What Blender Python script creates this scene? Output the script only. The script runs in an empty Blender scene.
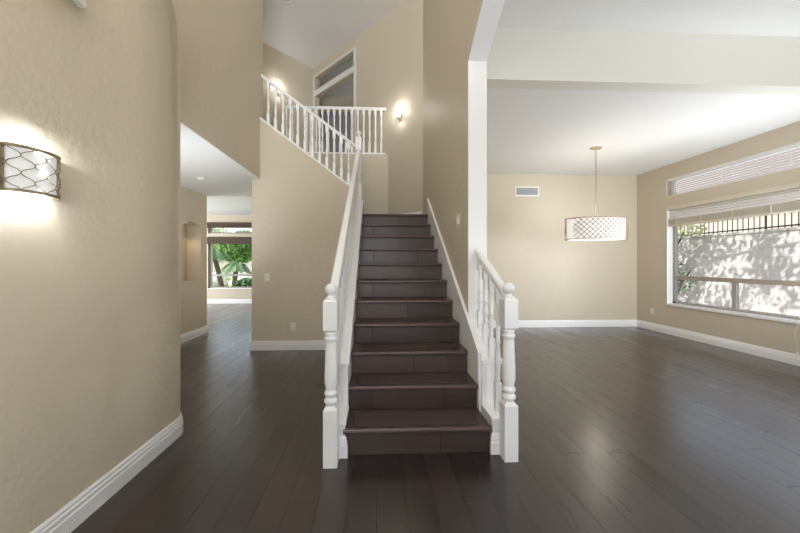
import bpy, bmesh, math, random
from mathutils import Vector, Matrix
from mathutils.geometry import tessellate_polygon
random.seed(7)
SC = bpy.context.scene
COL = SC.collection
PI = math.pi

# ------------------------------------------------------------------ camera, world, sun, fill lamps, exposure
YAW = math.atan(0.0407)
EYE = 1.2725
cam_data = bpy.data.cameras.new('camera')
cam_data.sensor_fit = 'HORIZONTAL'; cam_data.sensor_width = 36.0
cam_data.lens = 36.0 * 313.0 / 800.0
cam_data.shift_x = (400 - 389.4) / 800.0
cam_data.shift_y = -(266.5 - 263.0) / 800.0
cam_data.clip_start = 0.05; cam_data.clip_end = 400
cam = bpy.data.objects.new('camera', cam_data); COL.objects.link(cam)
cam.location = (0, 0, EYE); cam.rotation_euler = (PI / 2, 0, -YAW)
SC.camera = cam

SC.view_settings.view_transform = 'Standard'; SC.view_settings.look = 'None'
SC.view_settings.gamma = 1.0; SC.view_settings.use_curve_mapping = False
SC.view_settings.exposure = 0.0
cy = SC.cycles
cy.max_bounces = 10; cy.diffuse_bounces = 6; cy.glossy_bounces = 4; cy.transmission_bounces = 6; cy.transparent_max_bounces = 12
cy.sample_clamp_indirect = 4.0; cy.caustics_reflective = False; cy.caustics_refractive = False
cy.use_denoising = True; cy.blur_glossy = 0.5

world = bpy.data.worlds.new('sky'); SC.world = world; world.use_nodes = True
wn = world.node_tree.nodes; wl = world.node_tree.links
bg = wn['Background']
sky = wn.new('ShaderNodeTexSky'); sky.sky_type = 'NISHITA'; sky.sun_disc = False
sky.sun_elevation = math.radians(52); sky.sun_rotation = math.radians(245); sky.air_density = 1.0; sky.dust_density = 2.5
hz = wn.new('ShaderNodeMix'); hz.data_type = 'RGBA'; hz.inputs[0].default_value = 0.82; hz.inputs[7].default_value = (1.0, 0.98, 0.95, 1)
wl.new(sky.outputs[0], hz.inputs[6]); wl.new(hz.outputs[2], bg.inputs[0]); bg.inputs[1].default_value = 1.1

sd = bpy.data.lights.new('sun', 'SUN'); sd.energy = 7.5; sd.angle = math.radians(0.6); sd.color = (1.0, 0.95, 0.88)
sun = bpy.data.objects.new('sun', sd); COL.objects.link(sun)
sun.rotation_euler = Vector((0.56, 0.26, -0.79)).to_track_quat('-Z', 'Y').to_euler()

def area(name, loc, aim, sx, sy, power, color=(1, 1, 1), spread=180):
    d = bpy.data.lights.new(name, 'AREA'); d.shape = 'RECTANGLE'; d.size = sx; d.size_y = sy
    d.energy = power; d.color = color; d.spread = math.radians(spread)
    o = bpy.data.objects.new(name, d); COL.objects.link(o)
    o.location = loc
    o.rotation_euler = Vector(aim).to_track_quat('-Z', 'Z').to_euler()
    return o
FILL_TINT = (0.93, 0.97, 1.0)
# added fill lamps standing in for daylight, some where there is no opening
area('fill_entry_high', (-0.3, -2.55, 4.0), (0.0, 0.8, 1.0), 2.0, 2.2, 330, FILL_TINT, 132)  # added fill at an unseen window high in the entry wall
area('fill_entry_low', (-0.1, -2.5, 1.3), (0.25, 1, -0.1), 1.2, 1.9, 32, FILL_TINT, 120)  # added fill in front of the solid entry door
area('fill_living_front', (3.1, -2.55, 1.7), (0.45, 1, 0.35), 3.0, 2.4, 95, FILL_TINT, 130)  # added fill at the unseen front window of the living room
area('fill_loft', (1.2, 8.5, 4.6), (-0.6, -1, 0.2), 0.8, 1.0, 12, FILL_TINT)  # added fill; the loft has no window
area('fill_living_side', (5.19, -0.2, 1.6), (-0.6, 1, 0.5), 3.0, 2.1, 10, FILL_TINT)  # added fill at the unseen side window of the living room
area('fill_dining_side', (5.22, 2.95, 1.4), (-0.8, 0.8, 0.4), 0.85, 1.6, 90, FILL_TINT, 170)  # added fill across the out-of-view end of the dining window
area('fill_hall', (-2.05, 2.57, 1.1), (-0.8, 1, 0.9), 0.6, 1.7, 36, FILL_TINT, 115)  # added fill on a solid wall; there is no door
area('fill_family_room', (-6.9, 7.9, 1.4), (1, 0, 0.1), 2.6, 2.0, 200, FILL_TINT)  # added fill at the unseen side window of the far room

# ------------------------------------------------------------------ materials
def newmat(name):
    m = bpy.data.materials.new(name); m.use_nodes = True
    return m, m.node_tree.nodes, m.node_tree.links, m.node_tree.nodes['Principled BSDF']
def plain(name, col, rough=0.5, metal=0.0, bump=0.0, bscale=60, var=0.0, spec=0.5):
    m, n, l, p = newmat(name)
    p.inputs['Base Color'].default_value = (*col, 1); p.inputs['Roughness'].default_value = rough
    p.inputs['Metallic'].default_value = metal; p.inputs['Specular IOR Level'].default_value = spec
    tc = n.new('ShaderNodeTexCoord')
    ns = n.new('ShaderNodeTexNoise'); ns.inputs['Scale'].default_value = bscale; ns.inputs['Detail'].default_value = 3
    l.new(tc.outputs['Object'], ns.inputs['Vector'])
    if bump:
        b = n.new('ShaderNodeBump'); b.inputs['Strength'].default_value = bump; b.inputs['Distance'].default_value = 0.01
        l.new(ns.outputs[0], b.inputs['Height']); l.new(b.outputs[0], p.inputs['Normal'])
    if var:
        mx = n.new('ShaderNodeMix'); mx.data_type = 'RGBA'
        mx.inputs[6].default_value = (*[c * (1 - var) for c in col], 1); mx.inputs[7].default_value = (*[min(1, c * (1 + var)) for c in col], 1)
        l.new(ns.outputs[0], mx.inputs[0]); l.new(mx.outputs[2], p.inputs['Base Color'])
    return m
def wallpaint(name, col, rough=0.5, bump=0.25):
    m, n, l, p = newmat(name)
    p.inputs['Base Color'].default_value = (*col, 1); p.inputs['Roughness'].default_value = rough
    p.inputs['Specular IOR Level'].default_value = 0.4
    tc = n.new('ShaderNodeTexCoord')
    n1 = n.new('ShaderNodeTexNoise'); n1.inputs['Scale'].default_value = 38; n1.inputs['Detail'].default_value = 2
    n2 = n.new('ShaderNodeTexNoise'); n2.inputs['Scale'].default_value = 11; n2.inputs['Detail'].default_value = 1
    l.new(tc.outputs['Object'], n1.inputs['Vector']); l.new(tc.outputs['Object'], n2.inputs['Vector'])
    ad = n.new('ShaderNodeMath'); ad.operation = 'ADD'
    l.new(n1.outputs[0], ad.inputs[0]); l.new(n2.outputs[0], ad.inputs[1])
    b = n.new('ShaderNodeBump'); b.inputs['Strength'].default_value = bump; b.inputs['Distance'].default_value = 0.012
    l.new(ad.outputs[0], b.inputs['Height']); l.new(b.outputs[0], p.inputs['Normal'])
    return m
def wood(name, along='Y', width=0.155, length=1.25, rough=0.27, tint=1.0, off=(0, 0)):
    """dark plank flooring; along = the axis the boards run in"""
    m, n, l, p = newmat(name)
    tc = n.new('ShaderNodeTexCoord'); sep = n.new('ShaderNodeSeparateXYZ'); l.new(tc.outputs['Object'], sep.inputs[0])
    cmb = n.new('ShaderNodeCombineXYZ')
    a, b = {'Y': (1, 0), 'XZ': (0, 2), 'X': (0, 1)}[along]
    for k, (ax, o) in enumerate(((a, off[0]), (b, off[1]))):
        ad = n.new('ShaderNodeMath'); ad.operation = 'ADD'; ad.inputs[1].default_value = o
        l.new(sep.outputs[ax], ad.inputs[0]); l.new(ad.outputs[0], cmb.inputs[k])
    br = n.new('ShaderNodeTexBrick'); l.new(cmb.outputs[0], br.inputs['Vector'])
    br.inputs['Scale'].default_value = 1.0; br.inputs['Brick Width'].default_value = length; br.inputs['Row Height'].default_value = width
    br.inputs['Mortar Size'].default_value = 0.0035 if along == 'XZ' else 0.0027; br.inputs['Mortar Smooth'].default_value = 0.4; br.inputs['Bias'].default_value = 0.0
    br.offset = 0.37; br.offset_frequency = 2; br.squash = 1.35; br.squash_frequency = 3
    br.inputs['Color1'].default_value = (0.0, 0.0, 0.0, 1); br.inputs['Color2'].default_value = (1, 1, 1, 1); br.inputs['Mortar'].default_value = (0, 0, 0, 1)
    # grain stretched along the boards
    mp = n.new('ShaderNodeMapping'); l.new(cmb.outputs[0], mp.inputs[0]); mp.inputs['Scale'].default_value = (1.6, 18, 1)
    gr = n.new('ShaderNodeTexNoise'); gr.inputs['Scale'].default_value = 1.6; gr.inputs['Detail'].default_value = 6; gr.inputs['Distortion'].default_value = 0.35
    l.new(mp.outputs[0], gr.inputs['Vector'])
    cl = n.new('ShaderNodeTexNoise'); cl.inputs['Scale'].default_value = 3.5; cl.inputs['Detail'].default_value = 3
    l.new(cmb.outputs[0], cl.inputs['Vector'])
    f1 = n.new('ShaderNodeMath'); f1.operation = 'MULTIPLY_ADD'; f1.inputs[1].default_value = 0.42; l.new(br.outputs['Color'], f1.inputs[0])
    f2 = n.new('ShaderNodeMath'); f2.operation = 'MULTIPLY_ADD'; f2.inputs[1].default_value = 0.5; l.new(gr.outputs[0], f2.inputs[0])
    f3 = n.new('ShaderNodeMath'); f3.operation = 'MULTIPLY'; f3.inputs[1].default_value = 0.35; l.new(cl.outputs[0], f3.inputs[0])
    l.new(f3.outputs[0], f2.inputs[2]); l.new(f2.outputs[0], f1.inputs[2])
    rp = n.new('ShaderNodeValToRGB'); e = rp.color_ramp.elements
    e[0].position = 0.2; e[0].color = (0.019 * tint, 0.0108 * tint, 0.0090 * tint, 1)
    e[1].position = 0.95; e[1].color = (0.062 * tint, 0.038 * tint, 0.031 * tint, 1)
    l.new(f1.outputs[0], rp.inputs[0])
    mx = n.new('ShaderNodeMix'); mx.data_type = 'RGBA'; mx.inputs[7].default_value = (0.003, 0.002, 0.0018, 1)
    l.new(br.outputs['Fac'], mx.inputs[0]); l.new(rp.outputs[0], mx.inputs[6]); l.new(mx.outputs[2], p.inputs['Base Color'])
    rr = n.new('ShaderNodeMapRange'); rr.inputs[3].default_value = rough - 0.02; rr.inputs[4].default_value = rough + 0.03
    l.new(gr.outputs[0], rr.inputs[0]); ra = n.new('ShaderNodeMath'); ra.operation = 'MULTIPLY_ADD'; ra.inputs[1].default_value = 0.07; l.new(br.outputs['Color'], ra.inputs[0]); l.new(rr.outputs[0], ra.inputs[2])
    rb_ = n.new('ShaderNodeMath'); rb_.operation = 'MULTIPLY_ADD'; rb_.inputs[1].default_value = 0.25; l.new(br.outputs['Fac'], rb_.inputs[0]); l.new(ra.outputs[0], rb_.inputs[2]); l.new(rb_.outputs[0], p.inputs['Roughness'])
    hm = n.new('ShaderNodeMath'); hm.operation = 'MULTIPLY_ADD'; hm.inputs[1].default_value = -1.0
    g2 = n.new('ShaderNodeMath'); g2.operation = 'MULTIPLY'; g2.inputs[1].default_value = 0.03
    l.new(gr.outputs[0], g2.inputs[0]); l.new(br.outputs['Fac'], hm.inputs[0]); l.new(g2.outputs[0], hm.inputs[2])
    bp = n.new('ShaderNodeBump'); bp.inputs['Strength'].default_value = 0.5; bp.inputs['Distance'].default_value = 0.003
    l.new(hm.outputs[0], bp.inputs['Height']); l.new(bp.outputs[0], p.inputs['Normal']); l.new(bp.outputs[0], p.inputs['Coat Normal'])
    p.inputs['Specular IOR Level'].default_value = 0.55
    p.inputs['Coat Weight'].default_value = 0.42 if along == 'Y' else 0.1; p.inputs['Coat Roughness'].default_value = 0.2
    return m
def glow(name, col, strength):
    m, n, l, p = newmat(name)
    p.inputs['Base Color'].default_value = (0.8, 0.8, 0.78, 1); p.inputs['Emission Color'].default_value = (*col, 1); p.inputs['Emission Strength'].default_value = strength
    return m
def glassmat(name, tint=(0.97, 0.98, 0.98)):
    m, n, l, p = newmat(name); n.remove(p)
    out = [x for x in n if x.type == 'OUTPUT_MATERIAL'][0]
    t = n.new('ShaderNodeBsdfTransparent'); t.inputs[0].default_value = (*tint, 1)
    g = n.new('ShaderNodeBsdfGlossy'); g.inputs['Roughness'].default_value = 0.02
    fr = n.new('ShaderNodeFresnel'); fr.inputs[0].default_value = 1.12
    mx = n.new('ShaderNodeMixShader'); l.new(fr.outputs[0], mx.inputs[0]); l.new(t.outputs[0], mx.inputs[1]); l.new(g.outputs[0], mx.inputs[2])
    l.new(mx.outputs[0], out.inputs[0])
    return m
def blockwall(name):
    m, n, l, p = newmat(name)
    tc = n.new('ShaderNodeTexCoord'); sep = n.new('ShaderNodeSeparateXYZ'); l.new(tc.outputs['Object'], sep.inputs[0])
    cmb = n.new('ShaderNodeCombineXYZ'); l.new(sep.outputs[1], cmb.inputs[0]); l.new(sep.outputs[2], cmb.inputs[1])
    br = n.new('ShaderNodeTexBrick'); l.new(cmb.outputs[0], br.inputs['Vector'])
    br.inputs['Scale'].default_value = 1; br.inputs['Brick Width'].default_value = 0.41; br.inputs['Row Height'].default_value = 0.2
    br.inputs['Mortar Size'].default_value = 0.005
    br.inputs['Color1'].default_value = (0.51, 0.49, 0.485, 1); br.inputs['Color2'].default_value = (0.56, 0.535, 0.525, 1); br.inputs['Mortar'].default_value = (0.42, 0.41, 0.42, 1)
    l.new(br.outputs[0], p.inputs['Base Color']); p.inputs['Roughness'].default_value = 0.9
    bp = n.new('ShaderNodeBump'); bp.invert = True; bp.inputs['Strength'].default_value = 0.4; bp.inputs['Distance'].default_value = 0.008
    l.new(br.outputs['Fac'], bp.inputs['Height']); l.new(bp.outputs[0], p.inputs['Normal'])
    return m
def leafmat(name, c1, c2):
    m, n, l, p = newmat(name)
    tc = n.new('ShaderNodeTexCoord'); ns = n.new('ShaderNodeTexNoise'); ns.inputs['Scale'].default_value = 5; l.new(tc.outputs['Object'], ns.inputs['Vector'])
    mx = n.new('ShaderNodeMix'); mx.data_type = 'RGBA'; mx.inputs[6].default_value = (*c1, 1); mx.inputs[7].default_value = (*c2, 1)
    l.new(ns.outputs[0], mx.inputs[0]); l.new(mx.outputs[2], p.inputs['Base Color']); p.inputs['Roughness'].default_value = 0.55
    return m

M = {}
M['wall'] = wallpaint('beige_wall_paint', (0.598, 0.53, 0.422))
M['ceiling'] = wallpaint('white_ceiling_paint', (0.80, 0.80, 0.80), 0.7, 0.15)
M['cream'] = wallpaint('cream_beam_paint', (0.74, 0.725, 0.67), 0.6, 0.15)
M['trim'] = plain('white_trim_paint', (0.87, 0.87, 0.87), 0.3)
M['rail'] = plain('white_gloss_rail_paint', (0.90, 0.905, 0.91), 0.25)
M['floor'] = wood('dark_plank_floor', 'Y', rough=0.25, tint=0.52)
M['tread'] = wood('dark_tread_wood', 'X', 0.4, 1.6, 0.33, 1.3, (0.5, 0.1))
M['riser'] = wood('dark_riser_wood', 'XZ', 0.181, 0.55, 0.38, 1.2, (0.31, 0.0))
M['nose'] = plain('tread_nosing_wood', (0.085, 0.052, 0.044), 0.35, var=0.25, bscale=20)  # lighter and redder: edge highlight put into the base colour
M['mat'] = plain('brown_stair_mat', (0.062, 0.044, 0.038), 0.95, bump=0.4, bscale=300, spec=0.15)
M['metal'] = plain('antique_brass', (0.30, 0.255, 0.17), 0.42, 0.85)
M['gold'] = plain('pale_gold_metal', (0.50, 0.39, 0.24), 0.35, 0.9)
M['lattice'] = plain('rose_gold_lattice', (0.36, 0.25, 0.18), 0.4, 0.7)
M['nickel'] = plain('brushed_nickel', (0.35, 0.33, 0.30), 0.4, 0.9)
M['plastic'] = plain('white_plastic', (0.78, 0.76, 0.71), 0.4)
M['dark'] = plain('dark_slot', (0.03, 0.03, 0.03), 0.6)
M['grille'] = plain('grey_grille', (0.38, 0.38, 0.39), 0.5)
M['shadeglow'] = glow('lit_shade_fabric', (1.0, 0.96, 0.90), 0.5)
M['opal'] = glow('lit_opal_glass', (0.97, 0.99, 1.0), 0.3)
M['bulb'] = glow('lit_bulb', (1.0, 0.9, 0.75), 14)
M['upglass'] = glow('lit_sconce_glass', (1.0, 0.97, 0.9), 1.4)
M['glass'] = glassmat('clear_window_glass')
M['alu'] = plain('grey_window_frame', (0.33, 0.31, 0.29), 0.45)
M['taupe'] = plain('taupe_window_rail', (0.36, 0.31, 0.25), 0.5)
M['slat'] = plain('white_blind_slat', (0.80, 0.79, 0.76), 0.45)
M['stack'] = plain('cream_blind_rail', (0.66, 0.60, 0.50), 0.5, var=0.06, bscale=8)
M['bamboo'] = plain('dark_woven_shade', (0.085, 0.058, 0.042), 0.8, bump=0.6, bscale=90, var=0.5)
M['block'] = blockwall('grey_block_wall')
M['stucco'] = plain('tan_stucco', (0.46, 0.41, 0.36), 0.9, bump=0.3, bscale=40)
M['roof'] = plain('grey_brown_roof_tile', (0.16, 0.14, 0.135), 0.85, bump=0.8, bscale=14, var=0.3)
M['iron'] = plain('dark_iron', (0.03, 0.03, 0.032), 0.5, 0.4)
M['soil'] = plain('granite_gravel', (0.42, 0.38, 0.36), 0.95, bump=1.0, bscale=45, var=0.45)
M['lawn'] = plain('green_lawn', (0.20, 0.34, 0.08), 0.9, bump=1.0, bscale=60, var=0.4)
M['path'] = plain('pale_concrete_path', (0.62, 0.60, 0.56), 0.9, var=0.05)
M['rock'] = plain('pale_pink_rock', (0.60, 0.54, 0.53), 0.9, bump=0.8, bscale=9, var=0.3)
M['bark'] = plain('palm_bark', (0.10, 0.08, 0.06), 0.9, bump=0.9, bscale=40, var=0.4)
M['leaf'] = leafmat('green_leaves', (0.05, 0.13, 0.03), (0.20, 0.36, 0.08))
M['leaflight'] = leafmat('light_green_leaves', (0.26, 0.36, 0.17), (0.56, 0.62, 0.38))
M['palm'] = leafmat('palm_fronds', (0.035, 0.09, 0.035), (0.10, 0.20, 0.07))
M['bluedoor'] = plain('blue_grey_door_paint', (0.30, 0.31, 0.36), 0.5)
M['niche'] = wallpaint('niche_paint', (0.60, 0.50, 0.36))

# ------------------------------------------------------------------ mesh helpers
def link(name, bm, m, parent=None, smooth=False, bevel=0.0, recalc=True):
    if recalc: bmesh.ops.recalc_face_normals(bm, faces=bm.faces[:])
    me = bpy.data.meshes.new(name); bm.to_mesh(me); bm.free()
    if m: me.materials.append(M[m] if isinstance(m, str) else m)
    o = bpy.data.objects.new(name, me); COL.objects.link(o)
    if parent is not None: o.parent = parent
    if smooth: me.shade_smooth() if hasattr(me, 'shade_smooth') else None
    if bevel:
        b = o.modifiers.new('bevel', 'BEVEL'); b.width = bevel; b.segments = 2; b.limit_method = 'ANGLE'
    return o
def box(bm, x0, x1, y0, y1, z0, z1):
    v = [bm.verts.new((x, y, z)) for x in (x0, x1) for y in (y0, y1) for z in (z0, z1)]
    for f in ((0, 1, 3, 2), (4, 6, 7, 5), (0, 4, 5, 1), (2, 3, 7, 6), (0, 2, 6, 4), (1, 5, 7, 3)): bm.faces.new([v[i] for i in f])
    return v
def B(x0, x1, y0, y1, z0, z1):
    bm = bmesh.new(); box(bm, x0, x1, y0, y1, z0, z1); return bm
def prism(pts, z0, z1, bm=None):
    """plan polygon (x, y) raised from z0 to z1"""
    bm = bm or bmesh.new()
    a = [bm.verts.new((x, y, z0)) for x, y in pts]; b = [bm.verts.new((x, y, z1)) for x, y in pts]
    bm.faces.new(a[::-1]); bm.faces.new(b)
    n = len(pts)
    for i in range(n): bm.faces.new((a[i], a[(i + 1) % n], b[(i + 1) % n], b[i]))
    return bm
def slab(outline, holes, org, du, nrm, th, bm=None):
    """upright wall: outline and holes in (u, z), org + u*du, thick by th along nrm"""
    bm = bm or bmesh.new(); org = Vector(org); du = Vector(du).normalized(); nrm = Vector(nrm).normalized() * th
    loops = [outline] + list(holes)
    flat = [p for lp in loops for p in lp]
    tris = tessellate_polygon([[Vector((p[0], p[1], 0)) for p in lp] for lp in loops])
    P = lambda p: org + du * p[0] + Vector((0, 0, p[1]))
    a = [bm.verts.new(P(p)) for p in flat]; b = [bm.verts.new(P(p) + nrm) for p in flat]
    for t in tris:
        try: bm.faces.new([a[i] for i in t]); bm.faces.new([b[i] for i in t][::-1])
        except ValueError: pass
    k = 0
    for lp in loops:
        n = len(lp)
        for i in range(n):
            j = (i + 1) % n; bm.faces.new((a[k + i], a[k + j], b[k + j], b[k + i]))
        k += n
    return bm
def rect(u0, u1, z0, z1): return [(u0, z0), (u1, z0), (u1, z1), (u0, z1)]
def tube(bm, pts, r, seg=8, closed=False, rs=None):
    pts = [Vector(p) for p in pts]; n = len(pts); rings = []
    up = Vector((0, 0, 1))
    for i, p in enumerate(pts):
        if closed: t = pts[(i + 1) % n] - pts[i - 1]
        else: t = pts[min(i + 1, n - 1)] - pts[max(i - 1, 0)]
        t.normalize()
        u = t.cross(up)
        if u.length < 1e-3: u = t.cross(Vector((1, 0, 0)))
        u.normalize(); w = u.cross(t); rr = rs[i] if rs else r
        rings.append([bm.verts.new(p + (u * math.cos(2 * PI * k / seg) + w * math.sin(2 * PI * k / seg)) * rr) for k in range(seg)])
    for i in range(n if closed else n - 1):
        A, Bq = rings[i], rings[(i + 1) % n]
        for k in range(seg): bm.faces.new((A[k], A[(k + 1) % seg], Bq[(k + 1) % seg], Bq[k]))
    if not closed: bm.faces.new(rings[0][::-1]); bm.faces.new(rings[-1])
    return bm
def lathe(bm, prof, c=(0, 0, 0), seg=20):
    rings = []
    for r, z in prof: rings.append([bm.verts.new((c[0] + r * math.cos(2 * PI * k / seg), c[1] + r * math.sin(2 * PI * k / seg), c[2] + z)) for k in range(seg)])
    for A, Bq in zip(rings, rings[1:]):
        for k in range(seg):
            f = bm.faces.new((A[k], A[(k + 1) % seg], Bq[(k + 1) % seg], Bq[k])); f.smooth = True
    bm.faces.new(rings[0][::-1]); bm.faces.new(rings[-1])
    return bm
def skewbox(bm, p0, p1, w, h):
    """bar with vertical ends from p0 to p1 (centres of its top edge line), w across, h deep"""
    p0 = Vector(p0); p1 = Vector(p1); d = (p1 - p0); s = Vector((-d.y, d.x, 0)).normalized() * w / 2; dn = Vector((0, 0, -h))
    v = [bm.verts.new(q) for q in (p0 - s, p0 + s, p0 + s + dn, p0 - s + dn, p1 - s, p1 + s, p1 + s + dn, p1 - s + dn)]
    for f in ((0, 1, 2, 3), (4, 7, 6, 5), (0, 4, 5, 1), (1, 5, 6, 2), (2, 6, 7, 3), (3, 7, 4, 0)): bm.faces.new([v[i] for i in f])
def sweep_profile(bm, path, prof, side=1):
    """prof = (out, z) swept along a plan path; out is measured to the left of travel * side"""
    P = [Vector((x, y)) for x, y in path]; n = len(P); rings = []
    for i in range(n):
        d0 = (P[i] - P[i - 1]).normalized() if i else None
        d1 = (P[i + 1] - P[i]).normalized() if i < n - 1 else None
        if d0 is None: d0 = d1
        if d1 is None: d1 = d0
        n0 = Vector((-d0.y, d0.x)); n1 = Vector((-d1.y, d1.x)); m = (n0 + n1); m = m.normalized() / max(0.35, math.cos(n0.angle(n1) / 2) if n0.length else 1)
        rings.append([bm.verts.new((P[i].x + m.x * o * side, P[i].y + m.y * o * side, z)) for o, z in prof])
    k = len(prof)
    for A, Bq in zip(rings, rings[1:]):
        for j in range(k): bm.faces.new((A[j], A[(j + 1) % k], Bq[(j + 1) % k], Bq[j]))
    bm.faces.new(rings[0]); bm.faces.new(rings[-1][::-1])
    return bm
BASE = [(0.0, 0.0), (0.018, 0.0), (0.018, 0.078), (0.0145, 0.084), (0.0145, 0.104), (0.010, 0.110), (0.010, 0.122), (0.004, 0.135), (0.0, 0.135)]

def struct(name, bm, m, parent=None, **k):
    o = link(name, bm, m, parent, **k)
    if parent is None: o['kind'] = 'structure'
    return o
def thing(name, label, cat, loc=(0, 0, 0), rz=0.0, group=None):
    o = bpy.data.objects.new(name, None); COL.objects.link(o); o.empty_display_size = 0.1
    o.location = loc; o.rotation_euler = (0, 0, rz); o['label'] = label; o['category'] = cat
    if group: o['group'] = group
    return o
def tag(o, label, cat, group=None, kind=None):
    o['label'] = label; o['category'] = cat
    if group: o['group'] = group
    if kind: o['kind'] = kind
    return o
def shift(bm, v): bmesh.ops.translate(bm, vec=Vector(v), verts=bm.verts[:]); return bm

# ------------------------------------------------------------------ the shell of the house
XL, XU, XR = -1.46, -1.70, 5.229      # near left wall, upper foyer wall, dining window wall
YF, YG, K = 4.64, 5.72, 5.95          # wall under the stairs, wall behind the landing, 45 degree wall x + y = K
YD, YW, YB = 6.085, 10.03, -2.6       # dining end wall, far window wall, entry wall
HC, HD, HV, HH, HF = 5.85, 3.03, 3.525, 2.5, 2.78
SX0, SX1 = -0.207, 0.753
R, T, Y1 = 0.181, 0.253, 2.05         # riser, going, first nosing
ZL = 11 * R; Z2 = 18 * R

struct('floor', B(-7.2, 5.45, YB - 0.1, YW + 0.12, -0.15, 0.0), 'floor')

# near left wall: rounded end, top that curves down towards the end
def left_wall():
    bm = bmesh.new(); path = [(XL, YB), (XL, -1.0), (XL, 0.6), (XL, 1.4), (XL, 1.8), (XL, 1.95)]
    path += [(XL, 1.95 + 0.395 * k / 8) for k in range(1, 9)]
    cx_, cy_, r = XL - 0.17, 2.345, 0.17
    path += [(cx_ + r * math.cos(a), cy_ + r * math.sin(a)) for a in [k * PI / 20 for k in range(1, 11)]]
    path += [(XU, 2.515)]
    def top(p):
        y = p[1]
        if y <= 1.95: return 3.36
        t = min(1, (y - 1.95) / 0.42); return 2.88 + 0.48 * math.sqrt(max(0, 1 - t * t))
    cols = []
    for x, y in path:
        inner = (XU, min(y, 2.45)); t = top((x, y))
        cols.append([bm.verts.new((x, y, 0)), bm.verts.new((x, y, t)), bm.verts.new((inner[0], inner[1], t)), bm.verts.new((inner[0], inner[1], 0))])
    for a, b in zip(cols, cols[1:]):
        for j in range(3):
            try:
                f = bm.faces.new((a[j], b[j], b[j + 1], a[j + 1])); f.smooth = j == 0
            except ValueError: pass
    bm.faces.new(cols[0])
    bmesh.ops.remove_doubles(bm, verts=bm.verts[:], dist=1e-5)
    return struct('wall_left', bm, 'wall'), path
wl_o, lpath = left_wall()
struct('wall_upper_left', slab(rect(YB, YF, HH, HC), [], (XU, 0, 0), (0, 1, 0), (-1, 0, 0), 0.12), 'wall')
struct('wall_hall_near', B(-3.1, XU, 2.45, 2.55, 0, HH), 'wall')
sl = lambda X: 2.40 + 0.75 * (-0.393 - X)     # sloping top of the wall under the upper flight
struct('wall_under_stairs', slab([(-1.82, 0), (SX0 - 0.005, 0), (SX0 - 0.005, sl(-0.212)), (XU, sl(XU)), (XU, HC), (-1.82, HC)], [], (0, YF, 0), (1, 0, 0), (0, 1, 0), 0.12), 'wall')
struct('wall_hall_right', B(-1.82, XU, YF + 0.12, YW, 0, HF), 'wall')
# hall wall with an arched niche
na, nb, nz0, nz1 = 5.145, 5.66, 0.97, 1.86
nc = (na + nb) / 2; arch = [(nc + (nb - na) / 2 * math.cos(t), nz1 + 0.10 * math.sin(t)) for t in [k * PI / 14 for k in range(15)]]
niche_hole = [(na, nz0), (nb, nz0)] + arch
struct('wall_hall_left', slab(rect(2.45, 5.85, 0, HH), [niche_hole], (-3.1, 0, 0), (0, 1, 0), (-1, 0, 0), 0.24), 'wall')
struct('wall_niche_back', B(-3.40, -3.34, na - 0.05, nb + 0.05, nz0 - 0.05, nz1 + 0.15), 'niche')
struct('wall_family_near', B(-7.2, -3.1, 5.73, 5.85, 0, HF), 'wall') if False else None
struct('wall_family_side', slab(rect(5.85, YW, 0, HF), [rect(6.6, 9.2, 0.4, 2.4)], (-7.0, 0, 0), (0, 1, 0), (-1, 0, 0), 0.15), 'wall')
struct('wall_family_near', B(-7.0, -3.34, 5.73, 5.85, 0, HF), 'wall')
FW = [rect(-5.28, -2.4, 0.48, 2.08), rect(-5.28, -2.4, 2.20, 2.535)]
struct('wall_family_far', slab(rect(-7.15, -1.6, 0, HF), FW, (0, YW, 0), (1, 0, 0), (0, 1, 0), 0.16), 'wall')
struct('ceiling_family', B(-7.15, XU, 5.85, YW + 0.16, HF, HF + 0.1), 'ceiling')
struct('ceiling_hall', B(-3.34, XU - 0.003, 2.45, 5.85, HH - 0.006, HH + 0.08), 'ceiling')
# stair wall / opening to the living room
SW = [(2.612, 0), (YD, 0), (YD, 3.3), (K - 0.77, 3.3), (K - 0.77, HC), (YB, HC), (YB, 3.36), (1.55, 3.36), (1.80, 3.34), (2.02, 3.285), (2.239, 3.178), (2.612, 2.977)]
struct('wall_stair_right', slab(SW, [], (0.77, 0, 0), (0, 1, 0), (1, 0, 0), 0.16), 'wall')
bm = bmesh.new(); prof = [(2.612, 0.0), (2.612, 2.977), (2.239, 3.178), (2.02, 3.285), (1.80, 3.34), (1.55, 3.36), (YB, 3.36)]
for (y0, z0), (y1, z1) in zip(prof, prof[1:]):
    d = Vector((y1 - y0, z1 - z0)).normalized(); nn = Vector((-d.y, d.x)) * 0.006
    v = [bm.verts.new(q) for q in ((0.7705, y0, z0), (0.9295, y0, z0), (0.9295, y1, z1), (0.7705, y1, z1), (0.7705, y0 + nn.x, z0 + nn.y), (0.9295, y0 + nn.x, z0 + nn.y), (0.9295, y1 + nn.x, z1 + nn.y), (0.7705, y1 + nn.x, z1 + nn.y))]
    for f in ((0, 1, 2, 3), (4, 7, 6, 5), (0, 4, 5, 1), (1, 5, 6, 2), (2, 6, 7, 3), (3, 7, 4, 0)): bm.faces.new([v[i] for i in f])
struct('trim_1', bm, 'trim')
struct('wall_dining_end', B(0.93, XR + 0.17, YD, YD + 0.12, 0, HD + 0.1), 'wall')
RW = [rect(2.5, 5.434, 0.53, 2.275), rect(2.5, 5.453, 2.457, 2.78), rect(-1.7, 1.3, 0.55, 2.65)]
struct('wall_right', slab(rect(YB, YD, 0, HV), RW, (XR, 0, 0), (0, 1, 0), (1, 0, 0), 0.17), 'wall')
struct('wall_beam', B(0.93, XR, 2.95, 3.10, HD, HV), 'cream')
struct('ceiling_dining', B(0.93, XR, 3.10, YD, HD, HD + 0.08), 'ceiling')
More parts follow.
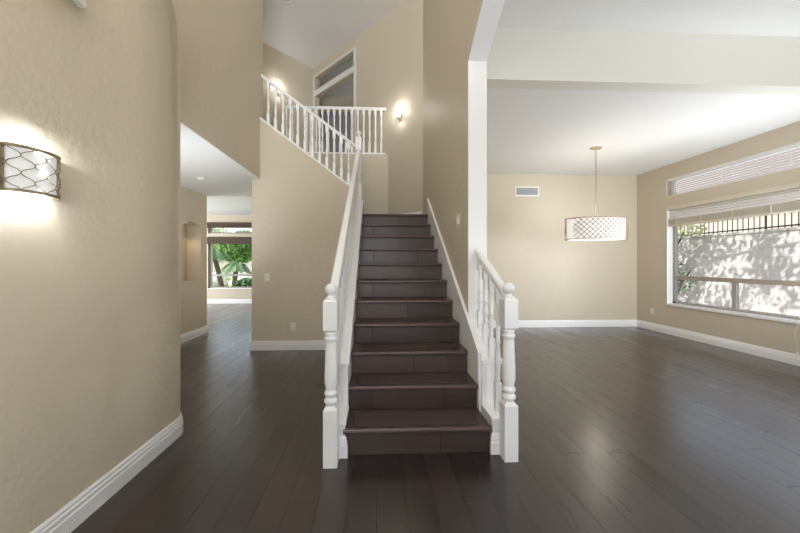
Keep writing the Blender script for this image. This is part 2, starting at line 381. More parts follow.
struct('ceiling_living', B(0.93, XR + 0.17, YB, 3.10, HV, HV + 0.1), 'ceiling')
struct('ceiling_foyer', B(-4.1, 1.9, YB - 0.1, 9.2, HC, HC + 0.1), 'ceiling')
FH = [rect(-1.3, 0.7, 2.9, 5.1), rect(1.6, 4.6, 0.5, 2.9)]
struct('wall_entry', slab(rect(-1.82, XR + 0.17, 0, HC), FH, (0, YB, 0), (1, 0, 0), (0, -1, 0), 0.12), 'wall')
struct('sun_block_slab', B(-2.5, 5.6, YB - 2.6, YB - 0.12, 5.3, 5.4), 'ceiling')  # unseen slab added to keep the sun out of the entry windows
o = struct('door_1', B(-0.75, 0.20, YB, YB + 0.045, 0, 2.2), 'trim')
struct('door_panel', B(-0.6, 0.05, YB + 0.045, YB + 0.055, 0.25, 1.0), 'trim', o)
struct('door_panel', B(-0.6, 0.05, YB + 0.045, YB + 0.055, 1.15, 2.05), 'trim', o)

# upper storey
A = (-1.50, K + 1.50)
rt2 = math.sqrt(2)
du = (-1, 1, 0)                                     # u runs away from the stair wall corner
u_of = lambda x: (0.77 - x) * rt2
op0, op1 = u_of(-0.45), u_of(-1.44)
zb0, zb1, zt = 5.16, 5.28, 5.60
holes45 = [rect(op0, op1, Z2, zb0), rect(op0, op1, zb1, zt)]
struct('wall_landing_angled', slab([(0, ZL - 0.1), (u_of(A[0]), ZL - 0.1), (u_of(A[0]), HC), (0, HC)], holes45, (0.77, K - 0.77, 0), du, (1, 1, 0), 0.12), 'wall')
struct('wall_upper_angled', slab(rect(0, 3.6, Z2 - 0.1, HC), [], (A[0], A[1], 0), (-1, -1, 0), (-1, 1, 0), 0.12), 'wall')
struct('wall_upper_near', B(-4.1, -1.82, YF, YF + 0.12, Z2, HC), 'wall')
struct('wall_landing_back', slab(rect(-1.75, K - YG - 0.02, ZL - 0.1, Z2), [], (0, YG, 0), (1, 0, 0), (0, 1, 0), 0.1), 'wall')
struct('floor_upper', prism([(-4.05, YF + 0.12), (-1.76, YF + 0.12), (-1.76, YG + 0.1), (K - YG - 0.12, YG + 0.1), (A[0], A[1] - 0.01), (-4.0, A[1] - 2.52)], Z2 - 0.15, Z2), 'trim')
# room beyond the upper opening
struct('wall_loft_back', B(-2.4, 1.8, 8.6, 8.7, Z2, HC), 'wall')
struct('wall_loft_near', B(0.93, 1.8, 4.55, 4.65, 3.12, HC), 'wall')
struct('wall_loft_left', B(-2.5, -2.4, 6.72, 8.7, Z2 - 0.15, HC), 'wall')
struct('wall_loft_side', B(1.7, 1.8, 4.6, 8.6, Z2, HC), 'wall')
struct('floor_loft', prism([(-1.48, 7.6), (0.93, 5.19), (0.93, 4.66), (1.7, 4.66), (1.7, 8.6), (-2.4, 8.6), (-2.4, 6.7)], Z2 - 0.15, Z2), 'trim')
o = struct('door_2', B(-2.25, -0.72, 8.55, 8.60, Z2, Z2 + 2.12), 'bluedoor')
bm = bmesh.new(); lathe(bm, [(0.0, 0), (0.03, 0.0), (0.03, 0.05), (0.0, 0.05)], (0, 0, 0), 12)
bmesh.ops.rotate(bm, cent=(0, 0, 0), matrix=Matrix.Rotation(PI / 2, 3, 'X'), verts=bm.verts[:]); shift(bm, (-0.83, 8.55, Z2 + 1.1))
link('door_handle', bm, 'dark', o)
# white casing round the upper opening
bm = bmesh.new()
def bar45(u0, u1, z0, z1, t=0.03):
    slab(rect(u0, u1, z0, z1), [], (0.77, K - 0.77, 0), du, (-1, -1, 0), t, bm)
bar45(op0 - 0.05, op0, Z2, zt + 0.05); bar45(op1, op1 + 0.05, Z2, zt + 0.05); bar45(op0, op1, zt, zt + 0.05); bar45(op0, op1, zb0, zb1)
struct('trim_2', bm, 'cream')
struct('window_4', slab(rect(op0, op1, zb1, zt), [], (0.81, K - 0.73, 0), du, (1, 1, 0), 0.006), 'glass')

# baseboards
def baseboard(name, path, side=1, z=0.0):
    bm = bmesh.new(); sweep_profile(bm, path, [(o_, z_ + z) for o_, z_ in BASE], side)
    return struct(name, bm, 'trim')
baseboard('baseboard_left', lpath, -1)
baseboard('baseboard_under_stairs', [(-1.82, YF + 1.5), (-1.82, YF), (-0.345, YF)], -1)
baseboard('baseboard_hall', [(-3.1, 2.56), (-3.1, 5.85), (-3.4, 5.85)], -1)
baseboard('baseboard_family', [(-6.9, YW), (-1.83, YW)], -1)
baseboard('baseboard_dining', [(0.93, 2.62), (0.93, YD), (XR, YD), (XR, YB)], -1)
bm = bmesh.new(); sweep_profile(bm, [(0.22, K - 0.22), (0.755, K - 0.755)], [(o_, z_ * 1.1 + ZL) for o_, z_ in BASE], -1)
struct('baseboard_landing', bm, 'trim')

# ------------------------------------------------------------------ windows
def window(name, frame_bm, frame_mat, panes):
    w = struct(name, frame_bm, frame_mat)
    for p in panes: struct('pane', p, 'glass', w)
    return w
# dining window, lower: reveal lining is white, frame stands back in the wall
xf0, xf1 = 5.33, 5.375
bm = bmesh.new()
box(bm, xf0, xf1, 5.375, 5.434, 0.55, 2.275); box(bm, xf0, xf1, 2.5, 2.55, 0.55, 2.275)
box(bm, xf0, xf1, 2.5, 5.434, 0.55, 0.59); box(bm, xf0, xf1, 2.5, 5.434, 2.235, 2.275); box(bm, xf0, xf1, 4.43, 4.49, 0.59, 0.98)
w1 = window('window_1', bm, 'alu', [B(5.35, 5.356, 2.55, 5.375, 0.59, 2.235)])
struct('mullion', B(xf0 - 0.01, xf1, 2.55, 5.375, 0.98, 1.045), 'taupe', w1, bevel=0.004)
bm = bmesh.new(); box(bm, XR - 0.004, XR + 0.105, 5.430, 5.4345, 0.53, 2.275); box(bm, XR - 0.02, xf0 + 0.02, 2.5, 5.445, 0.515, 0.552)
struct('sill', bm, 'trim', w1, bevel=0.003)
bm = bmesh.new(); box(bm, xf0, xf1, 5.40, 5.453, 2.457, 2.78); box(bm, xf0, xf1, 2.5, 5.45, 2.457, 2.49); box(bm, xf0, xf1, 2.5, 5.45, 2.75, 2.78)
w2 = window('window_2', bm, 'trim', [B(5.35, 5.356, 2.5, 5.40, 2.49, 2.75)])
# family room window
bm = bmesh.new(); yw0, yw1 = YW + 0.07, YW + 0.12
for z0, z1 in ((0.48, 2.08), (2.20, 2.535)):
    box(bm, -5.28, -5.20, yw0, yw1, z0, z1); box(bm, -2.46, -2.40, yw0, yw1, z0, z1); box(bm, -5.2, -2.46, yw0, yw1, z0, z0 + 0.04); box(bm, -5.2, -2.46, yw0, yw1, z1 - 0.04, z1)
box(bm, -5.2, -2.46, yw0, yw1, 0.86, 0.92)
window('window_3', bm, 'alu', [B(-5.2, -2.46, YW + 0.09, YW + 0.096, 0.52, 2.04), B(-5.2, -2.46, YW + 0.09, YW + 0.096, 2.24, 2.5)])
struct('trim_3', B(-5.30, -2.38, YW - 0.02, YW + 0.07, 0.455, 0.482), 'trim')
# unseen windows added behind the camera to let light in
for i, (a, b, c, d) in enumerate(((-1.3, 0.7, 2.9, 5.1), (1.6, 4.6, 0.5, 2.9))):
    bm = bmesh.new()
    for e in ((a, a + .05, c, d), (b - .05, b, c, d), (a, b, c, c + .05), (a, b, d - .05, d), ((a + b) / 2 - .03, (a + b) / 2 + .03, c, d)): box(bm, e[0], e[1], YB - 0.1, YB - 0.05, e[2], e[3])
    window('window_%d' % (5 + i), bm, 'trim', [B(a, b, YB - 0.08, YB - 0.075, c, d)])
bm = bmesh.new()
for e in ((-1.7, -1.65, .55, 2.65), (1.25, 1.3, .55, 2.65), (-1.7, 1.3, .55, .6), (-1.7, 1.3, 2.6, 2.65), (-.23, -.17, .55, 2.65)): box(bm, 5.33, 5.375, *e)
window('window_7', bm, 'alu', [B(5.35, 5.355, -1.7, 1.3, 0.55, 2.65)])  # unseen window added to bring light into the living room
bm = bmesh.new()
for e in ((6.6, 6.65, .4, 2.4), (9.15, 9.2, .4, 2.4), (6.6, 9.2, .4, .45), (6.6, 9.2, 2.35, 2.4)): box(bm, -7.1, -7.05, *e)
window('window_8', bm, 'alu', [B(-7.08, -7.075, 6.6, 9.2, 0.4, 2.4)])  # unseen window added to bring light into the far room

# ------------------------------------------------------------------ staircase
stair = thing('staircase', 'straight dark wood staircase with white side panels rising to a landing', 'staircase', (0.27, Y1, 0))
def rel(bm, o): return shift(bm, (-o.location.x, -o.location.y, -o.location.z))
def ny(n): return Y1 + T * (n - 1)
for n in range(1, 12):
    y = ny(n); z = n * R
    if n < 11:
        link('riser', rel(B(SX0 - 0.001, SX1 + 0.004, y + 0.028, y + 0.046, z - R, z - 0.03), stair), 'riser', stair)
        t = link('tread', rel(B(SX0 - 0.001, SX1 + 0.004, y + 0.03, y + T + 0.045, z - 0.03, z), stair), 'tread', stair)
    else:
        link('riser', rel(B(SX0 - 0.001, SX1 + 0.004, y + 0.028, y + 0.046, z - R, z - 0.03), stair), 'riser', stair)
        t = link('landing', rel(prism([(SX0 + 0.002, y + 0.03), (SX1 + 0.015, y + 0.03), (SX1 + 0.015, K - SX1 - 0.03), (K - YG - 0.01, YG), (SX0 - 0.13, YG), (SX0 - 0.13, YF + 0.12), (SX0, YF + 0.12)], z - 0.06, z), stair), 'tread', stair)
    bm = bmesh.new(); x0 = SX0 - 0.012 if n < 3 else SX0; x1 = SX1 + 0.012 if n < 3 else SX1
    pr = [(y + 0.032, z), (y + 0.006, z), (y, z - 0.006), (y - 0.001, z - 0.015), (y + 0.001, z - 0.024), (y + 0.008, z - 0.03), (y + 0.032, z - 0.03)]
    a = [bm.verts.new((x0, *q)) for q in pr]; b = [bm.verts.new((x1, *q)) for q in pr]
    bm.faces.new(a); bm.faces.new(b[::-1])
    for i in range(len(pr)): bm.faces.new((a[i], b[i], b[(i + 1) % len(pr)], a[(i + 1) % len(pr)]))
    link('nosing', rel(bm, stair), 'nose', stair)
# upper flight, going left from the landing
for n in range(1, 8):
    x = SX0 - 0.09 - T * (n - 1); z = ZL + n * R
    link('riser', rel(B(x - 0.046, x - 0.028, YF + 0.12, YG, z - R, z - 0.03), stair), 'riser', stair)
    if n < 7: link('tread', rel(B(x - T - 0.045, x, YF + 0.12, YG, z - 0.03, z), stair), 'tread', stair)
# white knee walls with a low curb in front, base blocks and caps
NL = lambda y: 0.545 + 0.695 * (y - 2.28)       # top line of the side walls
def side_panel(x0, x1, y_end, skirt=None):
    xa, xb = min(x0, x1), max(x0, x1)
    pts = [(2.065, 0), (y_end, 0), (y_end, NL(y_end)), (2.28, NL(2.28)), (2.28, 0.235), (2.065, 0.215)]
    link('side_panel', rel(slab(pts, [], (xa, 0, 0), (0, 1, 0), (1, 0, 0), xb - xa), stair), 'trim', stair, bevel=0.004)
    bm = bmesh.new(); skewbox(bm, ((xa + xb) / 2, 2.262, NL(2.262) + 0.024), ((xa + xb) / 2, y_end, NL(y_end) + 0.024), xb - xa + 0.02, 0.026)
    link('cap', rel(bm, stair), 'trim', stair, bevel=0.004)
    link('curb_cap', rel(B(xa - 0.008, xb + 0.008, 2.05, 2.28, 0.212, 0.24), stair), 'trim', stair, bevel=0.004)
    bm = bmesh.new()
    for q in (0.25, 0.5, 0.75):
        xx = xa + (xb - xa) * q; box(bm, xx - 0.006, xx + 0.006, 2.273, 2.281, 0.25, 0.51)
    link('reeding', rel(bm, stair), 'trim', stair)
    bm = bmesh.new()
    sweep_profile(bm, [(xa, 2.40 if x0 > x1 else 2.07), (xa, 2.065), (xb, 2.065), (xb, 2.40 if x0 < x1 else 2.07)] if True else [], BASE, -1)
    link('base_moulding', rel(bm, stair), 'trim', stair)
side_panel(-0.2075, -0.328, YF - 0.002)
side_panel(0.775, 0.915, 2.605)
# skirt board on the stair wall
sk = [(2.282, 0.36), (2.282, 0.600), (4.62, 0.600 + 0.688 * (4.62 - 2.282)), (4.62, ZL - 0.1)]
link('skirt_board', rel(slab([(2.282, 0.1), (2.282, 0.600), (4.62, 2.208), (4.62, 1.6)], [], (0.7695, 0, 0), (0, 1, 0), (-1, 0, 0), 0.0135), stair), 'trim', stair)
bm = bmesh.new(); skewbox(bm, (0.758, 2.272, 0.613), (0.758, 4.63, 2.235), 0.026, 0.026); box(bm, 0.7455, 0.7705, 2.2735, 2.296, 0.40, 0.600)
link('skirt_cap', rel(bm, stair), 'trim', stair)

# rubber backed mats on the lower treads
WH = ['lowest tread of the staircase', 'second tread from the bottom', 'third tread from the bottom', 'fourth tread from the bottom', 'fifth tread from the bottom', 'sixth tread from the bottom', 'seventh tread from the bottom']
for n in range(1, 7):
    bm = bmesh.new(); x0, x1, y0, y1, r = SX0 + 0.055, SX1 - 0.06, ny(n) + 0.032, ny(n) + 0.245, 0.045
    pts = []
    for cx_, cy_, a0 in ((x1 - r, y1 - r, 0), (x0 + r, y1 - r, PI / 2), (x0 + r, y0 + r, PI), (x1 - r, y0 + r, 1.5 * PI)):
        pts += [(cx_ + r * math.cos(a0 + k * PI / 12), cy_ + r * math.sin(a0 + k * PI / 12)) for k in range(7)]
    prism(pts, n * R, n * R + 0.008, bm)
    m_ = link('stair_mat', bm, 'mat', bevel=0.002)
    tag(m_, 'dark brown round-cornered mat lying on the ' + WH[n - 1], 'mat', 'mats on the stair treads')

# ------------------------------------------------------------------ railings
def newel(parent, x, y, z0, zfoot, ztop, s=0.088):
    """square foot, turned shaft, square head block with chamfers, ball"""
    h = s / 2; x -= parent.location.x; y -= parent.location.y; z0 -= parent.location.z; zfoot -= parent.location.z; ztop -= parent.location.z
    bm = bmesh.new()
    def blk(a, b, c0=0.012, c1=0.012):
        rings = []
        for z, q in ((a, h - c0 * .8), (a + c0, h), (b - c1, h), (b, h - c1 * .8)):
            rings.append([bm.verts.new((x + i * q, y + j * q, z)) for i, j in ((-1, -1), (1, -1), (1, 1), (-1, 1))])
        for A_, B_ in zip(rings, rings[1:]):
            for k in range(4): bm.faces.new((A_[k], A_[(k + 1) % 4], B_[(k + 1) % 4], B_[k]))
        bm.faces.new(rings[0][::-1]); bm.faces.new(rings[-1])
    blk(z0, zfoot, 0.001, 0.02)
    hb = ztop - 0.105                 # top of head block
    hh = hb - 0.205
    blk(hh, hb, 0.014, 0.014)
    L = hh - zfoot
    pr = [(h * .62, -0.005), (h * .62, 0.006), (h * .98, 0.02), (h * 1.0, 0.034), (h * .78, 0.05), (h * .74, 0.056), (h * .96, 0.068), (h * .98, 0.084), (h * .74, 0.098), (h * .78, 0.108),
          (h * .96, 0.15), (h * .93, L * .45), (h * .80, L - 0.075), (h * .76, L - 0.055), (h * .95, L - 0.046), (h * .95, L - 0.034), (h * .7, L - 0.026), (h * .92, L - 0.016), (h * .7, L + 0.004)]
    lathe(bm, pr, (x, y, zfoot), 24)
    nw = link('newel_post', bm, 'rail', parent)
    bm = bmesh.new(); rb = 0.0385; zc = hb + 0.022 + rb
    pr = [(h * .8, hb - 0.002), (h * .8, hb + 0.006), (h * .55, hb + 0.012), (h * .5, hb + 0.022)] + [(rb * math.sin(t), zc - rb * math.cos(t)) for t in [0.55 + k * (PI - 0.6) / 12 for k in range(13)]]
    lathe(bm, pr, (x, y, 0), 24)
    link('ball_finial', bm, 'rail', nw)
    return nw
def baluster(parent, x, y, z0, z1, s=0.040):
    h = s / 2; L = z1 - z0; bm = bmesh.new(); fb = min(0.20, L * .27); ft = min(0.10, L * .16)
    x -= parent.location.x; y -= parent.location.y; z0 -= parent.location.z; z1 -= parent.location.z
    box(bm, x - h, x + h, y - h, y + h, z0, z0 + fb); box(bm, x - h, x + h, y - h, y + h, z1 - ft, z1)
    q = L - fb - ft
    pr = [(h * .95, -0.002), (h * .55, .015 * 1), (h * .95, .03), (h * .6, .045), (h * .7, .06), (h * 1.02, q * .22), (h * .9, q * .36), (h * .65, q * .48), (h * .95, q * .50), (h * .65, q * .52), (h * .78, q * .8), (h * .62, q * .93), (h * .85, q * .97), (h * .8, q + 0.002)]
    lathe(bm, pr, (x, y, z0 + fb), 10)
    return link('baluster', bm, 'rail', parent)
def handrail(parent, p0, p1, w=0.06, h=0.058):
    """moulded rail swept from p0 to p1; points give the top line"""
    p0 = Vector(p0) - parent.location; p1 = Vector(p1) - parent.location; d = p1 - p0; s = Vector((-d.y, d.x, 0)).normalized()
    prf = [(-w * .34, -h), (w * .34, -h), (w * .36, -h * .78), (w * .5, -h * .6), (w * .5, -h * .3), (w * .36, -h * .06), (w * .14, 0), (-w * .14, 0), (-w * .36, -h * .06), (-w * .5, -h * .3), (-w * .5, -h * .6), (-w * .36, -h * .78)]
    bm = bmesh.new(); a = [bm.verts.new(p0 + s * u + Vector((0, 0, v))) for u, v in prf]; b = [bm.verts.new(p1 + s * u + Vector((0, 0, v))) for u, v in prf]
    bm.faces.new(a); bm.faces.new(b[::-1])
    for i in range(len(prf)): bm.faces.new((a[i], a[(i + 1) % len(prf)], b[(i + 1) % len(prf)], b[i]))
    return link('handrail', bm, 'rail', parent)
# left railing
rl = thing('stair_railing', 'long white railing up the left side of the lower stairs', 'railing', (-0.288, 1.994, 0))
newel(rl, -0.288, 1.994, 0, 0.376, 1.150)
newel(rl, -0.262, 4.59, 2.10, 2.45, 3.215, 0.085)
LR = lambda y: 1.085 + 0.718 * (y - 2.04)
handrail(rl, (-0.285, 2.035, LR(2.035)), (-0.272, 4.56, LR(4.56)))
y = 2.15
while y < 4.52:
    zb = 0.24 if y < 2.26 else NL(y) + 0.024 - 0.01
    baluster(rl, -0.279, y, zb, LR(y) - 0.05); y += 0.112
# right railing
rr_ = thing('stair_railing', 'short white railing at the right foot of the stairs ending at the white post', 'railing', (0.86, 2.008, 0))
newel(rr_, 0.86, 2.008, 0, 0.376, 1.152, 0.088)
RR = lambda y: 1.10 + 0.54 * (y - 2.05)
handrail(rr_, (0.858, 2.05, RR(2.05)), (0.85, 2.604, RR(2.604)))
for y in (2.15, 2.275, 2.40, 2.525):
    zb = 0.24 if y < 2.26 else NL(y) + 0.024 - 0.01
    baluster(rr_, 0.845, y, zb, RR(y) - 0.05, 0.042)
# upper flight railing, on the sloping wall
ru = thing('stair_railing', 'white railing sloping up to the left above the beige wall under the upper stairs', 'railing', (-0.35, YF + 0.06, 2.4))
bm = bmesh.new(); ym = YF + 0.06
skewbox(bm, (-0.31, ym, sl(-0.31) + 0.022), (XU + 0.002, ym, sl(XU) + 0.022), 0.15, 0.032)
link('shoe_rail', rel(bm, ru), 'rail', ru)
UR = lambda x: 3.035 + 0.737 * (-0.305 - x)
handrail(ru, (-0.305, ym, UR(-0.305)), (XU + 0.002, ym, UR(XU)), 0.055, 0.05)
for k in range(12):
    x = -0.418 - 0.1075 * k
    baluster(ru, x, ym, sl(x) + 0.01, UR(x) - 0.04)
# guard on the upper floor
rg = thing('balcony_railing', 'level white railing along the edge of the upper floor above the landing', 'railing', (-0.5, YG + 0.04, Z2))
link('shoe_rail', rel(B(-1.68, 0.16, YG + 0.005, YG + 0.085, Z2, Z2 + 0.03), rg), 'rail', rg)
handrail(rg, (-1.68, YG + 0.04, 4.13), (0.175, YG + 0.04, 4.13), 0.055, 0.05)
bm = B(-1.32, -1.25, YG + 0.005, YG + 0.075, Z2 + 0.03, 4.085); link('newel_post', rel(bm, rg), 'rail', rg)
x = 0.085
while x > -1.66:
    if abs(x + 1.285) > 0.05: baluster(rg, x, YG + 0.04, Z2 + 0.03, 4.085)
    x -= 0.1075

# ------------------------------------------------------------------ light fittings
# near sconce: bowed lattice front over opal glass
sc_ = thing('wall_sconce', 'bowed brass lattice wall sconce glowing on the near left wall', 'wall lamp', (XL, 1.372, 1.648))
W2_, DP, HS = 0.102, 0.070, 0.088
def arcp(t, z, grow=0.0):     # t in -1..1 along the front; superellipse bow in plan (x outwards)
    a = t * PI / 2
    ex = 0.92
    return Vector(((DP + grow) * abs(math.cos(a)) ** ex + 0.004, (W2_ + grow) * (abs(math.sin(a)) ** ex) * (1 if a >= 0 else -1), z))
TS = [-1 + 2 * k / 48 for k in range(49)]
for z in (-HS, HS):
    bm = bmesh.new()
    for a, b in ((z - 0.006, z + 0.006),):
        ins = [arcp(t, 0, -0.004) for t in TS]; outs = [arcp(t, 0, 0.003) for t in TS]
        V = [[bm.verts.new((p.x, p.y, zz)) for p in pp] for pp in (ins, outs) for zz in (a, b)]
        for i in range(48):
            bm.faces.new((V[0][i], V[0][i + 1], V[1][i + 1], V[1][i])); bm.faces.new((V[2][i], V[3][i], V[3][i + 1], V[2][i + 1]))
            bm.faces.new((V[1][i], V[1][i + 1], V[3][i + 1], V[3][i])); bm.faces.new((V[0][i], V[2][i], V[2][i + 1], V[0][i + 1]))
    link('rim', bm, 'metal', sc_)
for s in (-1, 1):
    link('side_bar', B(0.001, 0.014, s * W2_ - 0.006, s * W2_ + 0.006, -HS, HS), 'metal', sc_)
bm = bmesh.new()
ins = [arcp(t, 0, -0.010) for t in TS]
V = [[bm.verts.new((p.x, p.y, zz)) for p in ins] for zz in (-HS + 0.004, HS - 0.004)]
for i in range(48):
    f = bm.faces.new((V[0][i], V[0][i + 1], V[1][i + 1], V[1][i])); f.smooth = True
link('glass_shade', bm, 'opal', sc_)
# arc length table for even lattice
pts = [arcp(t, 0) for t in TS]; cum = [0]
for a, b in zip(pts, pts[1:]): cum.append(cum[-1] + (b - a).length)
TOT = cum[-1]
def at_s(s, z, grow=0.0):
    s = max(0, min(TOT, s)); i = 0
    while i < 47 and cum[i + 1] < s: i += 1
    f = (s - cum[i]) / (cum[i + 1] - cum[i]); return arcp(TS[i] + (TS[i + 1] - TS[i]) * f, z, grow)
NC = 7; cw = TOT / NC; ch = 2 * HS / 2.5
for k in range(NC + 1):
    bm = bmesh.new(); ps = []
    for j in range(41):
        z = -HS + 2 * HS * j / 40
        w_ = math.cos(2 * PI * (z + HS) / ch)
        w_ = math.copysign(abs(w_) ** 0.8, w_)
        s = k * cw + (1 if k % 2 else -1) * w_ * cw / 2
        ps.append(at_s(s, z, 0.001))
    tube(bm, ps, 0.0021, 5); link('lattice_wire', bm, 'metal', sc_)
link('back_plate', B(0.0, 0.004, -0.06, 0.06, -0.06, 0.06), 'metal', sc_)
bm = bmesh.new(); bmesh.ops.create_uvsphere(bm, u_segments=16, v_segments=10, radius=0.022); shift(bm, (0.05, 0, 0)); link('bulb', bm, 'bulb', sc_, smooth=True)
def lamp(parent, loc, power, color, r=0.03):
    d = bpy.data.lights.new('lamp_light', 'POINT'); d.energy = power; d.color = color; d.shadow_soft_size = r
    o = bpy.data.objects.new('lamp_light', d); COL.objects.link(o); o.parent = parent; o.location = loc
lamp(sc_, (0.065, 0.0, 0.10), 4.2, (0.92, 0.95, 1.0), 0.02)
lamp(sc_, (0.055, 0.0, -0.10), 1.3, (0.92, 0.95, 1.0), 0.02)

def small_sconce(label, x, y, z, rz, p):
    t = thing('wall_sconce', label, 'wall lamp', (x, y, z), rz)   # local -y points into the room
    bm = bmesh.new(); lathe(bm, [(0.0, 0), (0.045, 0), (0.05, 0.004), (0.052, 0.10), (0.046, 0.10), (0.044, 0.006), (0, 0.006)], (0, -0.085, -0.03), 20)
    link('glass_shade', bm, 'upglass', t)
    bm = bmesh.new(); tube(bm, [(0.0, 0, -0.05), (0.0, -0.03, -0.055), (0, -0.085, -0.05), (0, -0.085, -0.028)], 0.007, 8); lathe(bm, [(0, 0), (0.03, 0), (0.035, 0.012), (0, 0.012)], (0, -0.085, -0.042), 16)
    link('arm', bm, 'nickel', t)
    link('back_plate', B(-0.035, 0.035, -0.012, 0.0, -0.08, 0.07), 'nickel', t, bevel=0.004)
    lamp(t, (0, -0.13, 0.11), p, (1.0, 0.97, 0.92), 0.03); lamp(t, (0, -0.10, -0.10), p * .2, (1.0, 0.97, 0.92), 0.02)
small_sconce('small glass cup sconce on the angled wall above the landing', 0.425, K - 0.425, 3.85, -PI / 4, 4)
small_sconce('small glass cup sconce on the upper wall behind the sloping railing', -2.13, A[1] - 0.63, 4.93, PI / 4, 4)

# dining chandelier
chd = thing('chandelier', 'oval drum chandelier with rose gold lattice hanging in the dining room', 'chandelier', (3.34, 4.64, HD))
A_, B_ = 0.452, 0.26; CZ0, CZ1 = 1.622 - HD, 1.948 - HD; NB = 96
def ov(t, z, g=0.0): return Vector(((A_ + g) * math.copysign(abs(math.cos(t)) ** .95, math.cos(t)), (B_ + g) * math.copysign(abs(math.sin(t)) ** .95, math.sin(t)), z))
def oval_band(z0, z1, g0, g1, m, name):
    bm = bmesh.new(); V = [[bm.verts.new(ov(2 * PI * k / NB, z, g)) for k in range(NB)] for z, g in ((z0, g0), (z0, g1), (z1, g1), (z1, g0))]
    for j in range(4):
        for k in range(NB): bm.faces.new((V[j][k], V[j][(k + 1) % NB], V[(j + 1) % 4][(k + 1) % NB], V[(j + 1) % 4][k]))
    return link(name, bm, m, chd)
oval_band(CZ0, CZ0 + 0.012, -0.004, 0.004, 'lattice', 'rim'); oval_band(CZ1 - 0.012, CZ1, -0.004, 0.004, 'lattice', 'rim')
oval_band(CZ0 + 0.006, CZ1 - 0.006, -0.03, -0.027, 'shadeglow', 'lamp_shade')
bm = bmesh.new()
v = [bm.verts.new(ov(2 * PI * k / NB, CZ0 + 0.012, -0.031)) for k in range(NB)]; bm.faces.new(v)
bmesh.ops.solidify(bm, geom=bm.faces[:], thickness=0.004)
link('diffuser', bm, 'shadeglow', chd)
ots = [ov(2 * PI * k / 360, 0) for k in range(361)]; oc = [0]
for a, b in zip(ots, ots[1:]): oc.append(oc[-1] + (b - a).length)
OT = oc[-1]
import bisect
def ovs(s, z):
    s %= OT; i = max(0, min(359, bisect.bisect(oc, s) - 1)); f = (s - oc[i]) / (oc[i + 1] - oc[i]); return ov(2 * PI * (i + f) / 360, z, 0.0)
NS = 32; Hh = CZ1 - CZ0; step = OT / NS
halves = [bmesh.new(), bmesh.new()]
for k in range(NS):
    for sgn in (1, -1):
        ps = [ovs(k * step + sgn * (Hh * j / 16) * 1.0, CZ0 + Hh * j / 16) for j in range(17)]
        ps = [p for p in ps if abs(p.x) < 0.425]
        if len(ps) > 2 and max((a - b).length for a, b in zip(ps, ps[1:])) < 0.1: tube(halves[0 if ps[len(ps) // 2].y < 0 else 1], ps, 0.0046, 4)
for bm in halves: link('lattice', bm, 'lattice', chd)
bm = bmesh.new(); tube(bm, [(0, 0, -0.02), (0, 0, CZ1 + 0.02)], 0.007, 8); link('stem', bm, 'gold', chd)
bm = bmesh.new()
for d in ((1, 0), (-1, 0), (0, 1), (0, -1)): tube(bm, [(0, 0, CZ1 + 0.02), (A_ * d[0] * .99, B_ * d[1] * .99, CZ1 - 0.006)], 0.004, 6)
link('spider', bm, 'gold', chd)
bm = bmesh.new(); NBc = 32
pr = [(0.0, 1.0), (-0.014, 1.0), (-0.022, .85), (-0.024, 0.3)]
V = [[bm.verts.new((0.085 * q * math.cos(2 * PI * k / NBc), 0.05 * q * math.sin(2 * PI * k / NBc), z)) for k in range(NBc)] for z, q in pr]
for a, b in zip(V, V[1:]):
    for k in range(NBc): bm.faces.new((a[k], a[(k + 1) % NBc], b[(k + 1) % NBc], b[k]))
bm.faces.new(V[0]); bm.faces.new(V[-1]); link('canopy', bm, 'gold', chd)
for sx in (-0.2, 0.2):
    bm = bmesh.new(); bmesh.ops.create_uvsphere(bm, u_segments=12, v_segments=8, radius=0.03); shift(bm, (sx, 0, (CZ0 + CZ1) / 2)); link('bulb', bm, 'bulb', chd, smooth=True)
lamp(chd, (0, 0, CZ1 + 0.16), 9, (1.0, 0.88, 0.70), 0.12); lamp(chd, (0, 0, CZ0 - 0.12), 4, (1.0, 0.88, 0.72), 0.12)

# niche spotlight
nl = bpy.data.lights.new('niche_light', 'SPOT'); nl.energy = 5; nl.color = (1.0, 0.78, 0.5); nl.spot_size = math.radians(110); nl.spot_blend = 0.6; nl.shadow_soft_size = 0.02
no = bpy.data.objects.new('niche_light', nl); COL.objects.link(no); no.location = (-3.22, nc, nz1 + 0.06)
dn = thing('downlight', 'tiny downlight in the top of the arched hall niche', 'lamp', (-3.22, nc, nz1 + 0.092))
bm = bmesh.new(); lathe(bm, [(0.0, -0.006), (0.028, -0.006), (0.03, 0.006), (0, 0.006)], (0, 0, 0), 16); link('lens', bm, 'shadeglow', dn)

# ------------------------------------------------------------------ small fittings on walls and ceilings
def plate(name, label, cat, loc, rz, w, h, kind):
    """local -y faces into the room"""
    t = thing(name, label, cat, loc, rz)
    link('cover_plate', B(-w / 2, w / 2, -0.006, 0, -h / 2, h / 2), 'plastic', t, bevel=0.002)
    if kind == 'outlet':
        for z in (-0.02, 0.02):
            s = link('socket', B(-0.014, 0.014, -0.009, -0.006, z - 0.014, z + 0.014), 'plastic', t, bevel=0.002)
            bm = bmesh.new(); box(bm, -0.007, -0.005, -0.0095, -0.009, z - 0.005, z + 0.005); box(bm, 0.005, 0.007, -0.0095, -0.009, z - 0.005, z + 0.005); link('slot', bm, 'dark', s)
    else:
        for k in range(kind): 
            xx = (k - (kind - 1) / 2) * 0.046; link('rocker', B(xx - 0.016, xx + 0.016, -0.011, -0.006, -0.033, 0.033), 'plastic', t, bevel=0.002)
plate('wall_outlet', 'almond outlet low on the beige wall under the stairs', 'outlet', (-1.225, YF, 0.345), 0, 0.072, 0.115, 'outlet')
